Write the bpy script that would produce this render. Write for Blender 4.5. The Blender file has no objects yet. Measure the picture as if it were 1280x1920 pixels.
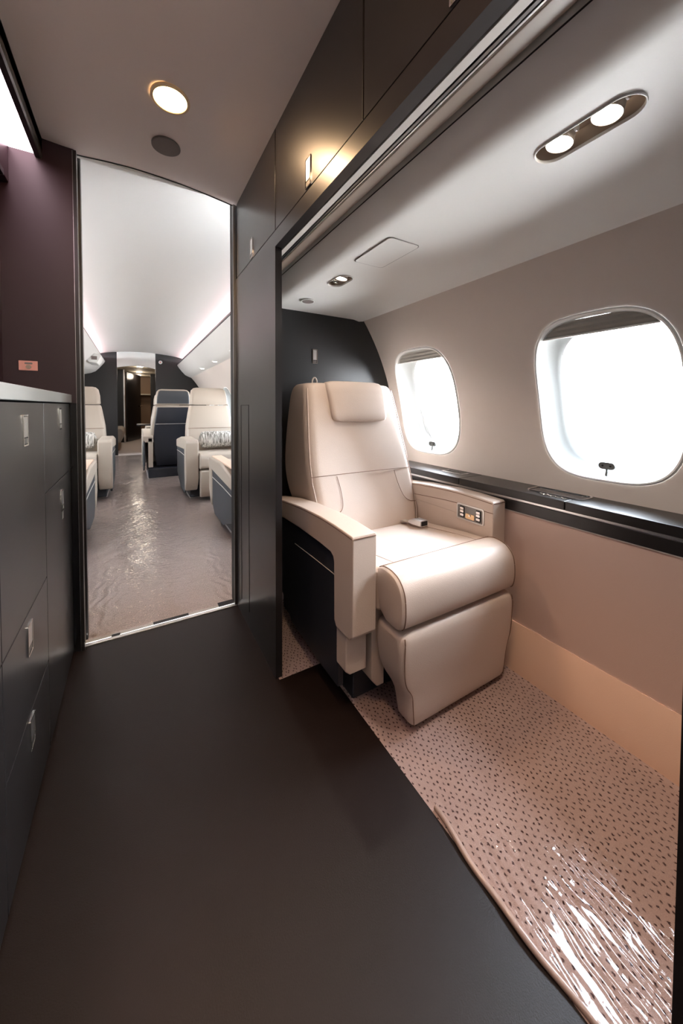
import bpy, bmesh, math, random
from mathutils import Vector, Matrix, noise
random.seed(4)
PI = math.pi
scn = bpy.context.scene
C = scn.collection

# ------------------------------------------------------------ camera
cam = bpy.data.cameras.new('camera'); co = bpy.data.objects.new('camera', cam); C.objects.link(co)
YAW, PITCH, ROLL, FPX, CXP, CYP = 0.515207, 0.029552, -0.0031385, 654.74, 622.2, 782.0
fw = Vector((math.sin(YAW)*math.cos(PITCH), math.cos(YAW)*math.cos(PITCH), -math.sin(PITCH)))
rt = Vector((math.cos(YAW), -math.sin(YAW), 0)); dn = fw.cross(rt)
r2 = rt*math.cos(ROLL) + dn*math.sin(ROLL); d2 = -rt*math.sin(ROLL) + dn*math.cos(ROLL)
m = Matrix((r2, -d2, -fw)).transposed().to_4x4(); m.translation = Vector((0, 0, .93))
co.matrix_world = m
cam.sensor_fit = 'HORIZONTAL'; cam.sensor_width = 36; cam.lens = FPX/1280*36
cam.shift_x = -(CXP-640)/1280; cam.shift_y = (CYP-960)/1280
cam.clip_start = .01
scn.camera = co

# ------------------------------------------------------------ world and exposure
scn.view_settings.view_transform = 'Standard'; scn.view_settings.look = 'None'
scn.view_settings.gamma = 1; scn.view_settings.use_curve_mapping = False
scn.view_settings.exposure = 1.02
W = bpy.data.worlds.new('World'); scn.world = W; W.use_nodes = True
wt = W.node_tree; wt.nodes.clear()
wo = wt.nodes.new('ShaderNodeOutputWorld'); bg = wt.nodes.new('ShaderNodeBackground')
tc = wt.nodes.new('ShaderNodeTexCoord'); sp = wt.nodes.new('ShaderNodeSeparateXYZ'); rp = wt.nodes.new('ShaderNodeValToRGB')
mr = wt.nodes.new('ShaderNodeMapRange'); mr.inputs[1].default_value = -1
wt.links.new(tc.outputs['Generated'], sp.inputs[0]); wt.links.new(sp.outputs[2], mr.inputs[0])
wt.links.new(mr.outputs[0], rp.inputs[0])
e = rp.color_ramp.elements
e[0].position = 0; e[0].color = (.97, .98, 1, 1); e[1].position = 1; e[1].color = (.50, .60, .72, 1)
k = rp.color_ramp.elements.new(.48); k.color = (.97, .98, 1, 1)
k = rp.color_ramp.elements.new(.53); k.color = (.80, .85, .9, 1)
wt.links.new(rp.outputs[0], bg.inputs[0]); bg.inputs[1].default_value = 31.0
wt.links.new(bg.outputs[0], wo.inputs[0])
DOWN_W, PANEL_E, COVE_E, SPOT_W = 2.3, 5.0, 4.5, 3.8

# ------------------------------------------------------------ helpers
def srgb(r, g, b):
    f = lambda c: (c/255/12.92) if c/255 <= .04045 else ((c/255+.055)/1.055)**2.4
    return (f(r), f(g), f(b), 1)
def mat(name, col, rough=.5, metal=0, spec=.5, coat=0, coat_r=.05, bump=0, bscale=200, emit=None, es=0, sheen=0, var=0, vscale=5, aniso=None):
    M = bpy.data.materials.new(name); M.use_nodes = True; t = M.node_tree
    b = t.nodes['Principled BSDF']; b.inputs['Base Color'].default_value = col
    b.inputs['Roughness'].default_value = rough; b.inputs['Metallic'].default_value = metal
    b.inputs['Specular IOR Level'].default_value = spec
    b.inputs['Coat Weight'].default_value = coat; b.inputs['Coat Roughness'].default_value = coat_r
    b.inputs['Sheen Weight'].default_value = sheen
    tcn = t.nodes.new('ShaderNodeTexCoord')
    if var:
        n = t.nodes.new('ShaderNodeTexNoise'); n.inputs['Scale'].default_value = vscale; n.inputs['Detail'].default_value = 4
        t.links.new(tcn.outputs['Object'], n.inputs['Vector'])
        mx = t.nodes.new('ShaderNodeMix'); mx.data_type = 'RGBA'
        mx.inputs[6].default_value = tuple(c*(1-var) for c in col[:3])+(1,); mx.inputs[7].default_value = tuple(min(1, c*(1+var)) for c in col[:3])+(1,)
        t.links.new(n.outputs[0], mx.inputs[0]); t.links.new(mx.outputs[2], b.inputs['Base Color'])
    if bump:
        n = t.nodes.new('ShaderNodeTexNoise'); n.inputs['Scale'].default_value = bscale; n.inputs['Detail'].default_value = 3
        t.links.new(tcn.outputs['Object'], n.inputs['Vector'])
        bp = t.nodes.new('ShaderNodeBump'); bp.inputs['Strength'].default_value = bump; bp.inputs['Distance'].default_value = .002
        t.links.new(n.outputs[0], bp.inputs['Height']); t.links.new(bp.outputs[0], b.inputs['Normal'])
    if emit: b.inputs['Emission Color'].default_value = emit; b.inputs['Emission Strength'].default_value = es
    return M
M = {}
M['leather'] = mat('beige_leather', srgb(198, 180, 167), .40, bump=.25, bscale=420, var=.04, vscale=9)
M['leather_cream'] = mat('cream_leather', srgb(176, 164, 150), .42, bump=.2, bscale=300)
M['leather_pink'] = mat('peach_leather', srgb(214, 184, 162), .42, bump=.2, bscale=300)
M['leather_dark'] = mat('navy_leather', srgb(38, 41, 49), .42, bump=.2, bscale=300)
M['leather_grey'] = mat('slate_leather', srgb(60, 64, 69), .45, bump=.2, bscale=300)
M['seam'] = mat('seam_thread', srgb(120, 92, 74), .7)
M['seam_light'] = mat('light_piping', srgb(190, 185, 178), .5)
M['black'] = mat('black_gap', (.004, .004, .004, 1), .6)
M['lacquer'] = mat('charcoal_lacquer', srgb(32, 29, 29), .30, bump=.02, bscale=8)
M['lacquer_matt'] = mat('charcoal_satin', srgb(30, 29, 30), .38, bump=.02, bscale=60)
M['aubergine'] = mat('dark_plum_veneer', srgb(38, 15, 23), .4, bump=.04, bscale=70)
M['ceiling'] = mat('ceiling_panel', srgb(232, 218, 212), .55, bump=.05, bscale=300)
M['cabin_ceiling'] = mat('cabin_ceiling_panel', srgb(238, 235, 231), .55)
M['valance'] = mat('valance_panel', srgb(222, 221, 217), .5, bump=.04, bscale=300)
M['wall'] = mat('sidewall_fabric', srgb(208, 198, 190), .75, bump=.12, bscale=500)
M['wall_low'] = mat('lower_sidewall_fabric', srgb(200, 172, 158), .8, bump=.15, bscale=600)
M['kick'] = mat('kick_leather', srgb(226, 188, 162), .5, bump=.12, bscale=420)
M['white'] = mat('window_plastic', srgb(235, 236, 233), .35)
M['reveal'] = mat('window_reveal_plastic', srgb(172, 174, 172), .45)
M['tab'] = mat('grey_tab_plastic', srgb(96, 98, 96), .6)
M['blind'] = mat('blind_fabric', srgb(150, 148, 142), .6)
M['chrome'] = mat('polished_chrome', (.85, .84, .82, 1), .12, metal=1)
M['brushed'] = mat('brushed_aluminium', (.72, .71, .70, 1), .3, metal=1)
M['gunmetal'] = mat('dark_metal', (.22, .21, .2, 1), .3, metal=1)
M['rubber'] = mat('black_rubber', (.01, .01, .012, 1), .45)
M['recess'] = mat('taupe_lamp_recess', srgb(150, 136, 124), .4)
M['grille'] = mat('speaker_cloth', srgb(128, 116, 112), .8, bump=.4, bscale=900)
M['counter'] = mat('grey_stone_counter', srgb(150, 152, 150), .2, var=.05, vscale=12)
M['copper'] = mat('copper_plate', srgb(232, 170, 158), .3, metal=.7)
M['brown'] = mat('tan_lavatory_wall', srgb(150, 122, 98), .55)
M['beige_panel'] = mat('plain_beige', srgb(196, 186, 168), .6)
M['vinyl'] = mat('dark_vinyl_floor', srgb(30, 20, 17), .42, spec=.32, bump=.2, bscale=400, var=.1, vscale=1.4)
M['black_gloss'] = mat('black_gloss', (.006, .006, .008, 1), .2, coat=.3)

def emis(name, col, s):
    m_ = bpy.data.materials.new(name); m_.use_nodes = True; t = m_.node_tree; t.nodes.clear()
    o = t.nodes.new('ShaderNodeOutputMaterial'); e_ = t.nodes.new('ShaderNodeEmission')
    e_.inputs[0].default_value = col; e_.inputs[1].default_value = s; t.links.new(e_.outputs[0], o.inputs[0]); return m_
M['lamp'] = emis('warm_lamp', (1, .66, .30, 1), 9)
M['lamp_spot'] = emis('reading_lamp', (1, .92, .82, 1), 14)
M['panel_light'] = emis('galley_light', (1, .72, .80, 1), PANEL_E)
M['cove_light'] = emis('cove_light', (1, .48, .54, 1), COVE_E)

def film_mat(name, scale, stretch, rot, strength, coverage):
    m_ = bpy.data.materials.new(name); m_.use_nodes = True; t = m_.node_tree; t.nodes.clear(); N = t.nodes.new; L = t.links.new
    o = N('ShaderNodeOutputMaterial'); mix = N('ShaderNodeMixShader'); tr = N('ShaderNodeBsdfTransparent'); gl = N('ShaderNodeBsdfGlossy')
    tr.inputs[0].default_value = (.97, .97, .97, 1); gl.inputs['Roughness'].default_value = .06; gl.inputs[0].default_value = (1, 1, 1, 1)
    fr = N('ShaderNodeFresnel'); fr.inputs[0].default_value = 1.6
    tcn = N('ShaderNodeTexCoord'); mp = N('ShaderNodeMapping'); mp.inputs['Rotation'].default_value = (0, 0, rot); mp.inputs['Scale'].default_value = (stretch, 1, 1)
    n1 = N('ShaderNodeTexNoise'); n1.inputs['Scale'].default_value = scale; n1.inputs['Detail'].default_value = 2.5; n1.inputs['Distortion'].default_value = 1.2
    n2 = N('ShaderNodeTexNoise'); n2.inputs['Scale'].default_value = 55; n2.inputs['Detail'].default_value = 2
    n3 = N('ShaderNodeTexNoise'); n3.inputs['Scale'].default_value = 2.2
    L(tcn.outputs['Object'], mp.inputs[0]); L(mp.outputs[0], n1.inputs['Vector']); L(tcn.outputs['Object'], n2.inputs['Vector']); L(tcn.outputs['Object'], n3.inputs['Vector'])
    mu = N('ShaderNodeMath'); mu.operation = 'MULTIPLY_ADD'; mu.inputs[1].default_value = .25
    L(n2.outputs[0], mu.inputs[0]); L(n1.outputs[0], mu.inputs[2])
    cr = N('ShaderNodeMapRange'); cr.inputs[1].default_value = .35; cr.inputs[2].default_value = .65; cr.inputs[3].default_value = .25; cr.inputs[4].default_value = 1
    L(n3.outputs[0], cr.inputs[0])
    st = N('ShaderNodeMath'); st.operation = 'MULTIPLY'; st.inputs[1].default_value = strength; L(cr.outputs[0], st.inputs[0])
    bp = N('ShaderNodeBump'); bp.inputs['Distance'].default_value = .012; L(st.outputs[0], bp.inputs['Strength']); L(mu.outputs[0], bp.inputs['Height'])
    L(bp.outputs[0], gl.inputs['Normal']); L(bp.outputs[0], fr.inputs['Normal'])
    fm = N('ShaderNodeMath'); fm.operation = 'MULTIPLY'; fm.inputs[1].default_value = coverage; L(fr.outputs[0], fm.inputs[0])
    L(fm.outputs[0], mix.inputs[0]); L(tr.outputs[0], mix.inputs[1]); L(gl.outputs[0], mix.inputs[2]); L(mix.outputs[0], o.inputs[0]); return m_
def glass_mat(nm, tint):
    m_ = bpy.data.materials.new(nm); m_.use_nodes = True; t = m_.node_tree; t.nodes.clear(); N = t.nodes.new; L = t.links.new
    o = N('ShaderNodeOutputMaterial'); mix = N('ShaderNodeMixShader'); tr = N('ShaderNodeBsdfTransparent'); gl = N('ShaderNodeBsdfGlossy')
    tr.inputs[0].default_value = tint; gl.inputs['Roughness'].default_value = .03; fr = N('ShaderNodeFresnel'); fr.inputs[0].default_value = 1.35
    L(fr.outputs[0], mix.inputs[0]); L(tr.outputs[0], mix.inputs[1]); L(gl.outputs[0], mix.inputs[2]); L(mix.outputs[0], o.inputs[0]); return m_
M['glass'] = glass_mat('window_acrylic', (1, 1, 1, 1)); M['glass_dim'] = glass_mat('daylight_cut_acrylic', (.55, .55, .55, 1))  # unseen main cabin panes: tint added only to hold back daylight
M['film'] = film_mat('clear_plastic_film', 30, .25, math.radians(-80), .16, .60)
M['film_fold'] = mat('folded_film', srgb(176, 150, 138), .25, coat=.6, bump=.6, bscale=60, var=.12, vscale=30)
M['film_cabin'] = film_mat('clear_plastic_film_cabin', 34, .6, math.radians(10), .5, .9)

def carpet_mat(name, base, dark, dots=True):
    m_ = bpy.data.materials.new(name); m_.use_nodes = True; t = m_.node_tree; N = t.nodes.new; L = t.links.new
    b = t.nodes['Principled BSDF']; b.inputs['Roughness'].default_value = .95; b.inputs['Specular IOR Level'].default_value = .1
    tcn = N('ShaderNodeTexCoord'); nz = N('ShaderNodeTexNoise'); nz.inputs['Scale'].default_value = 210; nz.inputs['Detail'].default_value = 2
    L(tcn.outputs['Object'], nz.inputs['Vector'])
    mp = N('ShaderNodeMapping'); mp.inputs['Rotation'].default_value = (0, 0, math.radians(38)); mp.inputs['Scale'].default_value = (1.25, .8, 1)
    ad = N('ShaderNodeVectorMath'); ad.operation = 'MULTIPLY_ADD'; ad.inputs[1].default_value = (.008, .008, 0)
    L(nz.outputs['Color'], ad.inputs[0]); L(tcn.outputs['Object'], ad.inputs[2]); L(ad.outputs[0], mp.inputs[0])
    vo = N('ShaderNodeTexVoronoi'); vo.inputs['Scale'].default_value = 74; vo.inputs['Randomness'].default_value = .48; vo.voronoi_dimensions = '2D'
    L(mp.outputs[0], vo.inputs['Vector'])
    ms = N('ShaderNodeMapRange'); ms.inputs[1].default_value = .10; ms.inputs[2].default_value = .24; ms.inputs[3].default_value = 1 if dots else .35; ms.inputs[4].default_value = 0
    L(vo.outputs['Distance'], ms.inputs[0])
    n2 = N('ShaderNodeTexNoise'); n2.inputs['Scale'].default_value = 700 if dots else 230; n2.inputs['Detail'].default_value = 4; L(tcn.outputs['Object'], n2.inputs['Vector'])
    v1 = N('ShaderNodeMix'); v1.data_type = 'RGBA'; v1.inputs[6].default_value = tuple(c*(.72 if dots else .45) for c in base[:3])+(1,); v1.inputs[7].default_value = tuple(c*(1.25 if dots else 1.5) for c in base[:3])+(1,)
    L(n2.outputs[0], v1.inputs[0])
    mx = N('ShaderNodeMix'); mx.data_type = 'RGBA'; mx.inputs[7].default_value = dark; L(ms.outputs[0], mx.inputs[0]); L(v1.outputs[2], mx.inputs[6])
    L(mx.outputs[2], b.inputs['Base Color'])
    bp = N('ShaderNodeBump'); bp.inputs['Strength'].default_value = .5; bp.inputs['Distance'].default_value = .003; L(n2.outputs[0], bp.inputs['Height']); L(bp.outputs[0], b.inputs['Normal'])
    return m_
M['carpet'] = carpet_mat('taupe_dotted_carpet', srgb(188, 163, 155), srgb(74, 54, 54))
M['carpet_cabin'] = carpet_mat('taupe_cabin_carpet', srgb(212, 200, 194), srgb(150, 130, 122), dots=False)
def pillow_mat():
    m_ = bpy.data.materials.new('streaked_pillow_fabric'); m_.use_nodes = True; t = m_.node_tree; N = t.nodes.new; L = t.links.new
    b = t.nodes['Principled BSDF']; b.inputs['Roughness'].default_value = .8
    tcn = N('ShaderNodeTexCoord'); mp = N('ShaderNodeMapping'); mp.inputs['Scale'].default_value = (90, 90, 9)
    n = N('ShaderNodeTexNoise'); n.inputs['Scale'].default_value = 1; n.inputs['Detail'].default_value = 3
    L(tcn.outputs['Object'], mp.inputs[0]); L(mp.outputs[0], n.inputs['Vector'])
    r_ = N('ShaderNodeValToRGB'); r_.color_ramp.elements[0].position = .38; r_.color_ramp.elements[0].color = srgb(96, 92, 84); r_.color_ramp.elements[1].position = .6; r_.color_ramp.elements[1].color = srgb(206, 202, 194)
    L(n.outputs[0], r_.inputs[0]); L(r_.outputs[0], b.inputs['Base Color']); return m_
M['pillow'] = pillow_mat()

def root(name, loc, label=None, cat=None, group=None, kind=None):
    o = bpy.data.objects.new(name, None); C.objects.link(o); o.location = loc; o.empty_display_size = .05
    tag(o, label, cat, group, kind); return o
def tag(o, label=None, cat=None, group=None, kind=None):
    if label: o['label'] = label
    if cat: o['category'] = cat
    if group: o['group'] = group
    if kind: o['kind'] = kind
    return o
def base_of(p):
    v = Vector((0, 0, 0))
    while p: v += Vector(p.location); p = p.parent
    return v
def obj(name, bm, m_, parent=None, bevel=0, seg=3, smooth=True, origin=None, angle=35):
    off = base_of(parent) if parent else (Vector(origin) if origin else Vector((0, 0, 0)))
    bmesh.ops.recalc_face_normals(bm, faces=bm.faces)
    if off.length: bmesh.ops.translate(bm, verts=bm.verts, vec=-off)
    me = bpy.data.meshes.new(name); bm.to_mesh(me); bm.free()
    me.materials.append(M[m_] if isinstance(m_, str) else m_)
    o = bpy.data.objects.new(name, me); C.objects.link(o)
    if parent: o.parent = parent
    elif origin: o.location = origin
    if bevel:
        b = o.modifiers.new('bevel', 'BEVEL'); b.width = bevel; b.segments = seg; b.limit_method = 'ANGLE'; b.angle_limit = math.radians(angle); b.harden_normals = True
    if smooth:
        for p in me.polygons: p.use_smooth = True
        if not bevel:
            try: me.set_sharp_from_angle(angle=math.radians(40))
            except Exception: pass
    return o
def B(): return bmesh.new()
def box(bm, x0, x1, y0, y1, z0, z1):
    vs = [bm.verts.new((x, y, z)) for x in (x0, x1) for y in (y0, y1) for z in (z0, z1)]
    for f in ((0,1,3,2), (4,6,7,5), (0,4,5,1), (2,3,7,6), (0,2,6,4), (1,5,7,3)): bm.faces.new([vs[i] for i in f])
    return bm
def prism(bm, poly, ax, a, b):
    # poly of 2D points in the plane normal to ax ('x': (y,z), 'y': (x,z), 'z': (x,y))
    f = {'x': lambda p, t: (t, p[0], p[1]), 'y': lambda p, t: (p[0], t, p[1]), 'z': lambda p, t: (p[0], p[1], t)}[ax]
    A = [bm.verts.new(f(p, a)) for p in poly]; D = [bm.verts.new(f(p, b)) for p in poly]; n = len(poly)
    bm.faces.new(A); bm.faces.new(D[::-1])
    for i in range(n): bm.faces.new((A[i], A[(i+1) % n], D[(i+1) % n], D[i]))
    return bm
def loft(bm, rings, caps=True, closed=True):
    R = [[bm.verts.new(p) for p in r] for r in rings]; n = len(rings[0])
    for a, b in zip(R, R[1:]):
        for i in range(n if closed else n-1): bm.faces.new((a[i], a[(i+1) % n], b[(i+1) % n], b[i]))
    if caps: bm.faces.new(R[0][::-1]); bm.faces.new(R[-1])
    return bm
def rrect(hw, hh, r, n=6):
    out = []; r = min(r, hw, hh)
    for cx, cy, a0 in ((hw-r, hh-r, 0), (-hw+r, hh-r, 90), (-hw+r, -hh+r, 180), (hw-r, -hh+r, 270)):
        for i in range(n+1):
            a = math.radians(a0+90*i/n); out.append((cx+r*math.cos(a), cy+r*math.sin(a)))
    return out
def tube(bm, pts, r, n=6, closed=False):
    pts = [Vector(p) for p in pts]; rings = []
    for i, p in enumerate(pts):
        a = pts[max(i-1, 0)]; b = pts[min(i+1, len(pts)-1)]; d = (b-a).normalized()
        u = d.cross(Vector((0, 0, 1)));
        if u.length < .1: u = d.cross(Vector((0, 1, 0)))
        u.normalize(); v = d.cross(u)
        rings.append([p+u*r*math.cos(2*PI*k_/n)+v*r*math.sin(2*PI*k_/n) for k_ in range(n)])
    return loft(bm, rings)
def smoothpts(pts, k_=6):
    P = [Vector(p) for p in pts]; out = []
    for i in range(len(P)-1):
        p0 = P[max(i-1, 0)]; p1 = P[i]; p2 = P[i+1]; p3 = P[min(i+2, len(P)-1)]
        for j in range(k_):
            t = j/k_; out.append(.5*((2*p1)+(-p0+p2)*t+(2*p0-5*p1+4*p2-p3)*t*t+(-p0+3*p1-3*p2+p3)*t**3))
    out.append(P[-1]); return out
def disc(bm, c, r, ax, h, n=32, r2=None):
    r2 = r if r2 is None else r2
    c = Vector(c); ex, ey, ez = {'z': ((1,0,0), (0,1,0), (0,0,1)), 'x': ((0,1,0), (0,0,1), (1,0,0)), 'y': ((1,0,0), (0,0,1), (0,1,0))}[ax]
    ex, ey, ez = Vector(ex), Vector(ey), Vector(ez)
    mk = lambda rr, t: [c+ex*rr*math.cos(2*PI*i/n)+ey*rr*math.sin(2*PI*i/n)+ez*t for i in range(n)]
    return loft(bm, [mk(r, 0), mk(r2, h)])
def struct(name, bm, m_, **k_): o = obj(name, bm, m_, **k_); o['kind'] = 'structure'; return o

# ------------------------------------------------------------ fuselage section
FX, FZ, FR = .115, .685, 1.236
def wx(z, side=1): return FX + side*math.sqrt(max(FR*FR-(z-FZ)**2, 0))
YD = 1.62          # galley / cabin dividing plane
YF = 7.7           # far bulkhead

WZ0, WZ1 = .955, .263    # window centre height, half height
WHW = .198
def win_ring(n_=72, hw=WHW, hh=WZ1, p=3.4):
    out = []
    for i in range(n_):
        a = 2*PI*i/n_; c, s = math.cos(a), math.sin(a)
        out.append((hw*math.copysign(abs(c)**(2/p), c), hh*math.copysign(abs(s)**(2/p), s)))
    return out
def sidewall(name, side, ycs, ya, yb, za, zb, m_='wall'):
    bm = B(); pitch = [ya]
    for a, b in zip(ycs, ycs[1:]): pitch.append((a+b)/2)
    pitch.append(yb)
    def P(y, z): return (wx(z, side), y, z)
    for yc, y0, y1 in zip(ycs, pitch, pitch[1:]):
        ring = win_ring(); rings = [[(yc+u, WZ0+v) for u, v in ring]]
        outer = []
        for u, v in ring:   # project to rectangle
            tx = ((y1-yc) if u > 0 else (yc-y0))/max(abs(u), 1e-6); tz = ((zb-WZ0) if v > 0 else (WZ0-za))/max(abs(v), 1e-6)
            t = min(tx, tz); outer.append((yc+u*t, WZ0+v*t))
        # snap nearest to corners
        for cy in (y0, y1):
            for cz in (za, zb):
                j = min(range(len(outer)), key=lambda q: (outer[q][0]-cy)**2+(outer[q][1]-cz)**2); outer[j] = (cy, cz)
        K = 8
        for q in range(1, K+1):
            t = q/K; rings.append([(a[0]*(1-t)+b[0]*t, a[1]*(1-t)+b[1]*t) for a, b in zip(rings[0], outer)])
        loft(bm, [[P(*p) for p in r] for r in rings], caps=False)
    bmesh.ops.remove_doubles(bm, verts=bm.verts, dist=.0005)
    return struct(name, bm, m_)
def window(n_, side, yc, detail=True):
    x0 = wx(WZ0, side); rt_ = root('window_%d' % n_, (x0, yc, WZ0-WZ1), kind='structure')
    def P(u, v, d):      # d outward depth
        z = WZ0+v; nx, nz = (wx(z, side)-FX)/FR, (z-FZ)/FR
        return (wx(z, side)+nx*d, yc+u, z+nz*d*.35)
    ring = win_ring(); inn = win_ring(hw=.166, hh=.224, p=3.2)
    mixr = lambda t: [(a[0]*(1-t)+b[0]*t, a[1]*(1-t)+b[1]*t) for a, b in zip(ring, inn)]
    big = win_ring(hw=WHW+.008, hh=WZ1+.008)
    seq = [(big, -.001), (win_ring(hw=WHW+.004, hh=WZ1+.004), -.006), (ring, -.005), (mixr(.10), .006), (mixr(.22), .03), (mixr(.45), .055), (mixr(.75), .085), (inn, .10), (inn, .125)]
    bm = B(); loft(bm, [[P(u, v, d) for u, v in r] for r, d in seq[:4]], caps=False); obj('window_frame', bm, 'white', rt_)
    bm = B(); loft(bm, [[P(u, v, d) for u, v in r] for r, d in seq[3:]], caps=False); obj('window_reveal', bm, 'reveal', rt_)
    bm = B(); vs = [bm.verts.new(P(u, v, .105)) for u, v in win_ring(hw=.169, hh=.227, p=3.2)]; bm.faces.new(vs); obj('window_pane', bm, 'glass' if detail else 'glass_dim', rt_)
    # blind: pleated cloth parked at the top with a bright bottom bar
    if detail:
        bm = B(); top = WZ1-.006; bot = WZ1-.052; rows = 7; R_ = []
        for i in range(rows):
            v = top+(bot-top)*i/(rows-1); hw = WHW*(1-min(.999, abs(v/WZ1))**3.4)**(1/3.4)-.003; d = .012+(.004 if i % 2 else 0)
            R_.append([P(-hw+2*hw*j/12, v, d) for j in range(13)])
        loft(bm, R_, caps=False, closed=False); obj('blind', bm, 'blind', rt_)
        v = bot; hw = WHW*(1-abs(v/WZ1)**3.4)**(1/3.4)-.004
        bm = B(); tube(bm, [P(-hw+2*hw*j/12, v, .013) for j in range(13)], .0035); obj('blind_rail', bm, 'white', rt_)
        # latch tab at the sill
        bm = B(); v = -WZ1+.044
        rr = rrect(.023, .0115, .0112, 8)
        a = [P(u, v+w, .012) for u, w in rr]; b = [P(u, v+w, .018) for u, w in rr]; loft(bm, [a, b])
        lt = obj('blind_latch', bm, 'tab', rt_)
        bm = B(); tube(bm, [P(0, v-.010, .014), P(0, v-.020, .013), P(0, v-.034, .010)], .0036); obj('latch_stem', bm, 'tab', lt)
        for du in (-.011, .011):
            bm = B(); tube(bm, [P(du, v, .0105), P(du, v, .013)], .0032); obj('screw', bm, 'black', lt)
    return rt_

# ------------------------------------------------------------ setting: floors
bm = B(); box(bm, -.40, .585, -.95, 1.098, -.02, 0); box(bm, -.40, .42, 1.098, YD, -.02, 0)
struct('floor', bm, 'vinyl', smooth=False)
bm = B(); box(bm, .585, 1.36, -.95, YD+.03, -.02, .0005); box(bm, .42, .585, 1.098, YD+.03, -.02, .0005)
struct('floor_vestibule', bm, 'carpet', smooth=False)
bm = B(); box(bm, -1.12, 1.36, YD+.03, 13, -.02, -.0005); struct('floor_cabin', bm, 'carpet_cabin', smooth=False)

# clear plastic films, rippled
def film(name, x0, x1, y0, y1, nx, ny, amp, m_, label, skip=None, edge=None, z0=.004):
    bm = B(); G = []
    for i in range(nx+1):
        row = []
        for j in range(ny+1):
            x = x0+(x1-x0)*i/nx; y = y0+(y1-y0)*j/ny
            a = amp(x, y); row.append(bm.verts.new((x, y, z0+a)))
        G.append(row)
    for i in range(nx):
        for j in range(ny):
            f = (G[i][j], G[i+1][j], G[i+1][j+1], G[i][j+1]); cx = (f[0].co.x+f[2].co.x)/2; cy = (f[0].co.y+f[2].co.y)/2
            if skip and skip(cx, cy): continue
            bm.faces.new(f)
    bmesh.ops.delete(bm, geom=[v for v in bm.verts if not v.link_faces], context='VERTS')
    o = obj(name, bm, m_); tag(o, label, 'plastic sheet'); return o
def amp1(x, y):
    N = lambda a_, b_: noise.noise(Vector((a_, b_, 3.7)))
    w = max(0, min(1, (.74-y-.35*max(0, .78-x)+.12*N(x*9, y*9))/.16))
    wx_ = x-.10*y+.010*N(x*7, y*9)+.004*N(x*22, y*26)
    rid = 1-abs(N(wx_*72, y*6))*2.2
    wr = w*(.0015*rid*(.5+1.0*abs(N(x*15, y*15+5)))+.0006*N(wx_*130, y*18))+.0006*(1-w)*N(wx_*26, y*12)
    patch = max(0, min(1, N(x*8+3, y*8)*2.2+.35))
    cr = .0005*patch*(1-.6*w)*(1-abs(N(x*44, y*40))*2)*(1 if y < .68 else .15)
    streak = .0012*math.exp(-((x-.96-.35*(.55-y))/.004)**2)*(1 if .42 < y < .62 else 0)
    return max(-.002, .0045*w+.0015+wr+cr+streak)
fsheet = film('plastic_sheet', .592, 1.13, -.3, 1.0, 460, 560, amp1, 'film', 'clear wrinkled plastic film over the dotted carpet below the windows', skip=lambda x, y: y > .90)
def amp2(x, y):
    e1 = math.exp(-((x+.14)/.06)**2)+math.exp(-((x-.40)/.05)**2)
    w = max(0, min(1, (2.5-y)/.5))*e1
    return .001*(1+math.sin(x*40+4*math.sin(y*11)))*.6+.0035*w*(1+math.sin(2*PI*(x*22+.5*math.sin(y*14)+.3*math.sin(y*37))))
BASES = [(.485, 1.085, 3.78, 4.45), (-.855, -.255, 4.23, 4.9), (.615, 1.215, 2.29, 2.96), (-.935, -.335, 2.65, 3.32), (.15, .75, 5.05, 5.72), (.22, .82, 6.43, 7.1), (.44, .53, 6.04, 6.13)]
film('plastic_sheet', -.93, 1.16, YD+.045, 7.6, 260, 500, amp2, 'film_cabin', 'clear crinkled plastic film running down the cabin aisle carpet', z0=.002, skip=lambda x, y: any(a-.012 < x < b+.012 and c-.012 < y < d+.012 for a, b, c, d in BASES))
# the taped fold of film along the carpet edge
bm = B(); pts = []
for i in range(60):
    y = .56-.62*i/59; t = i/59
    pts.append((.596-.014*math.sin(PI*min(1, t*1.6))+.0015*math.sin(i*.5)+.016*max(0, t-.3), y, .005+.0015*math.sin(i*.4)))
tube(bm, pts, .0062, 10); fo = obj('folded_edge', bm, 'film_fold', fsheet)
# threshold
t = root('door_threshold', (.11, YD+.02, 0), 'thin bright metal threshold strip between dark floor and cabin carpet', 'threshold')
bm = B(); box(bm, -.178, .408, YD-.006, YD+.012, 0, .004); obj('front_strip', bm, 'brushed', t, bevel=.001)
bm = B(); box(bm, -.178, .408, YD+.016, YD+.035, 0, .003); obj('rear_strip', bm, 'seam_light', t, bevel=.001)
bm = B(); box(bm, .06, .20, YD+.014, YD+.034, .003, .0055); obj('black_pad', bm, 'rubber', t, bevel=.001)
bm = B(); box(bm, -.09, -.06, YD+.010, YD+.024, .003, .0055); obj('black_pad', bm, 'rubber', t, bevel=.001)
bm = B(); box(bm, .33, .40, YD+.014, YD+.05, .003, .006); obj('black_pad', bm, 'rubber', t, bevel=.001)

# ------------------------------------------------------------ right sidewall
YW = [-.225, .5555, 1.336]
sidewall('wall_right', 1, YW, -.6, YD, .62, 1.45)
for i, y in enumerate(YW): window(i+1, 1, y)
bm = B(); prism(bm, [(1.205, .55), (1.203, .147), (1.26, .147), (1.26, .55)], 'y', -.6, YD); struct('wall_right_lower', bm, 'wall_low', smooth=False)
bm = B(); prism(bm, [(1.204, .143), (1.20, .148), (1.185, .12), (1.166, .06), (1.152, .004), (1.152, 0), (1.26, 0), (1.26, .143)], 'y', -.6, YD); struct('baseboard_right', bm, 'kick')
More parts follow.
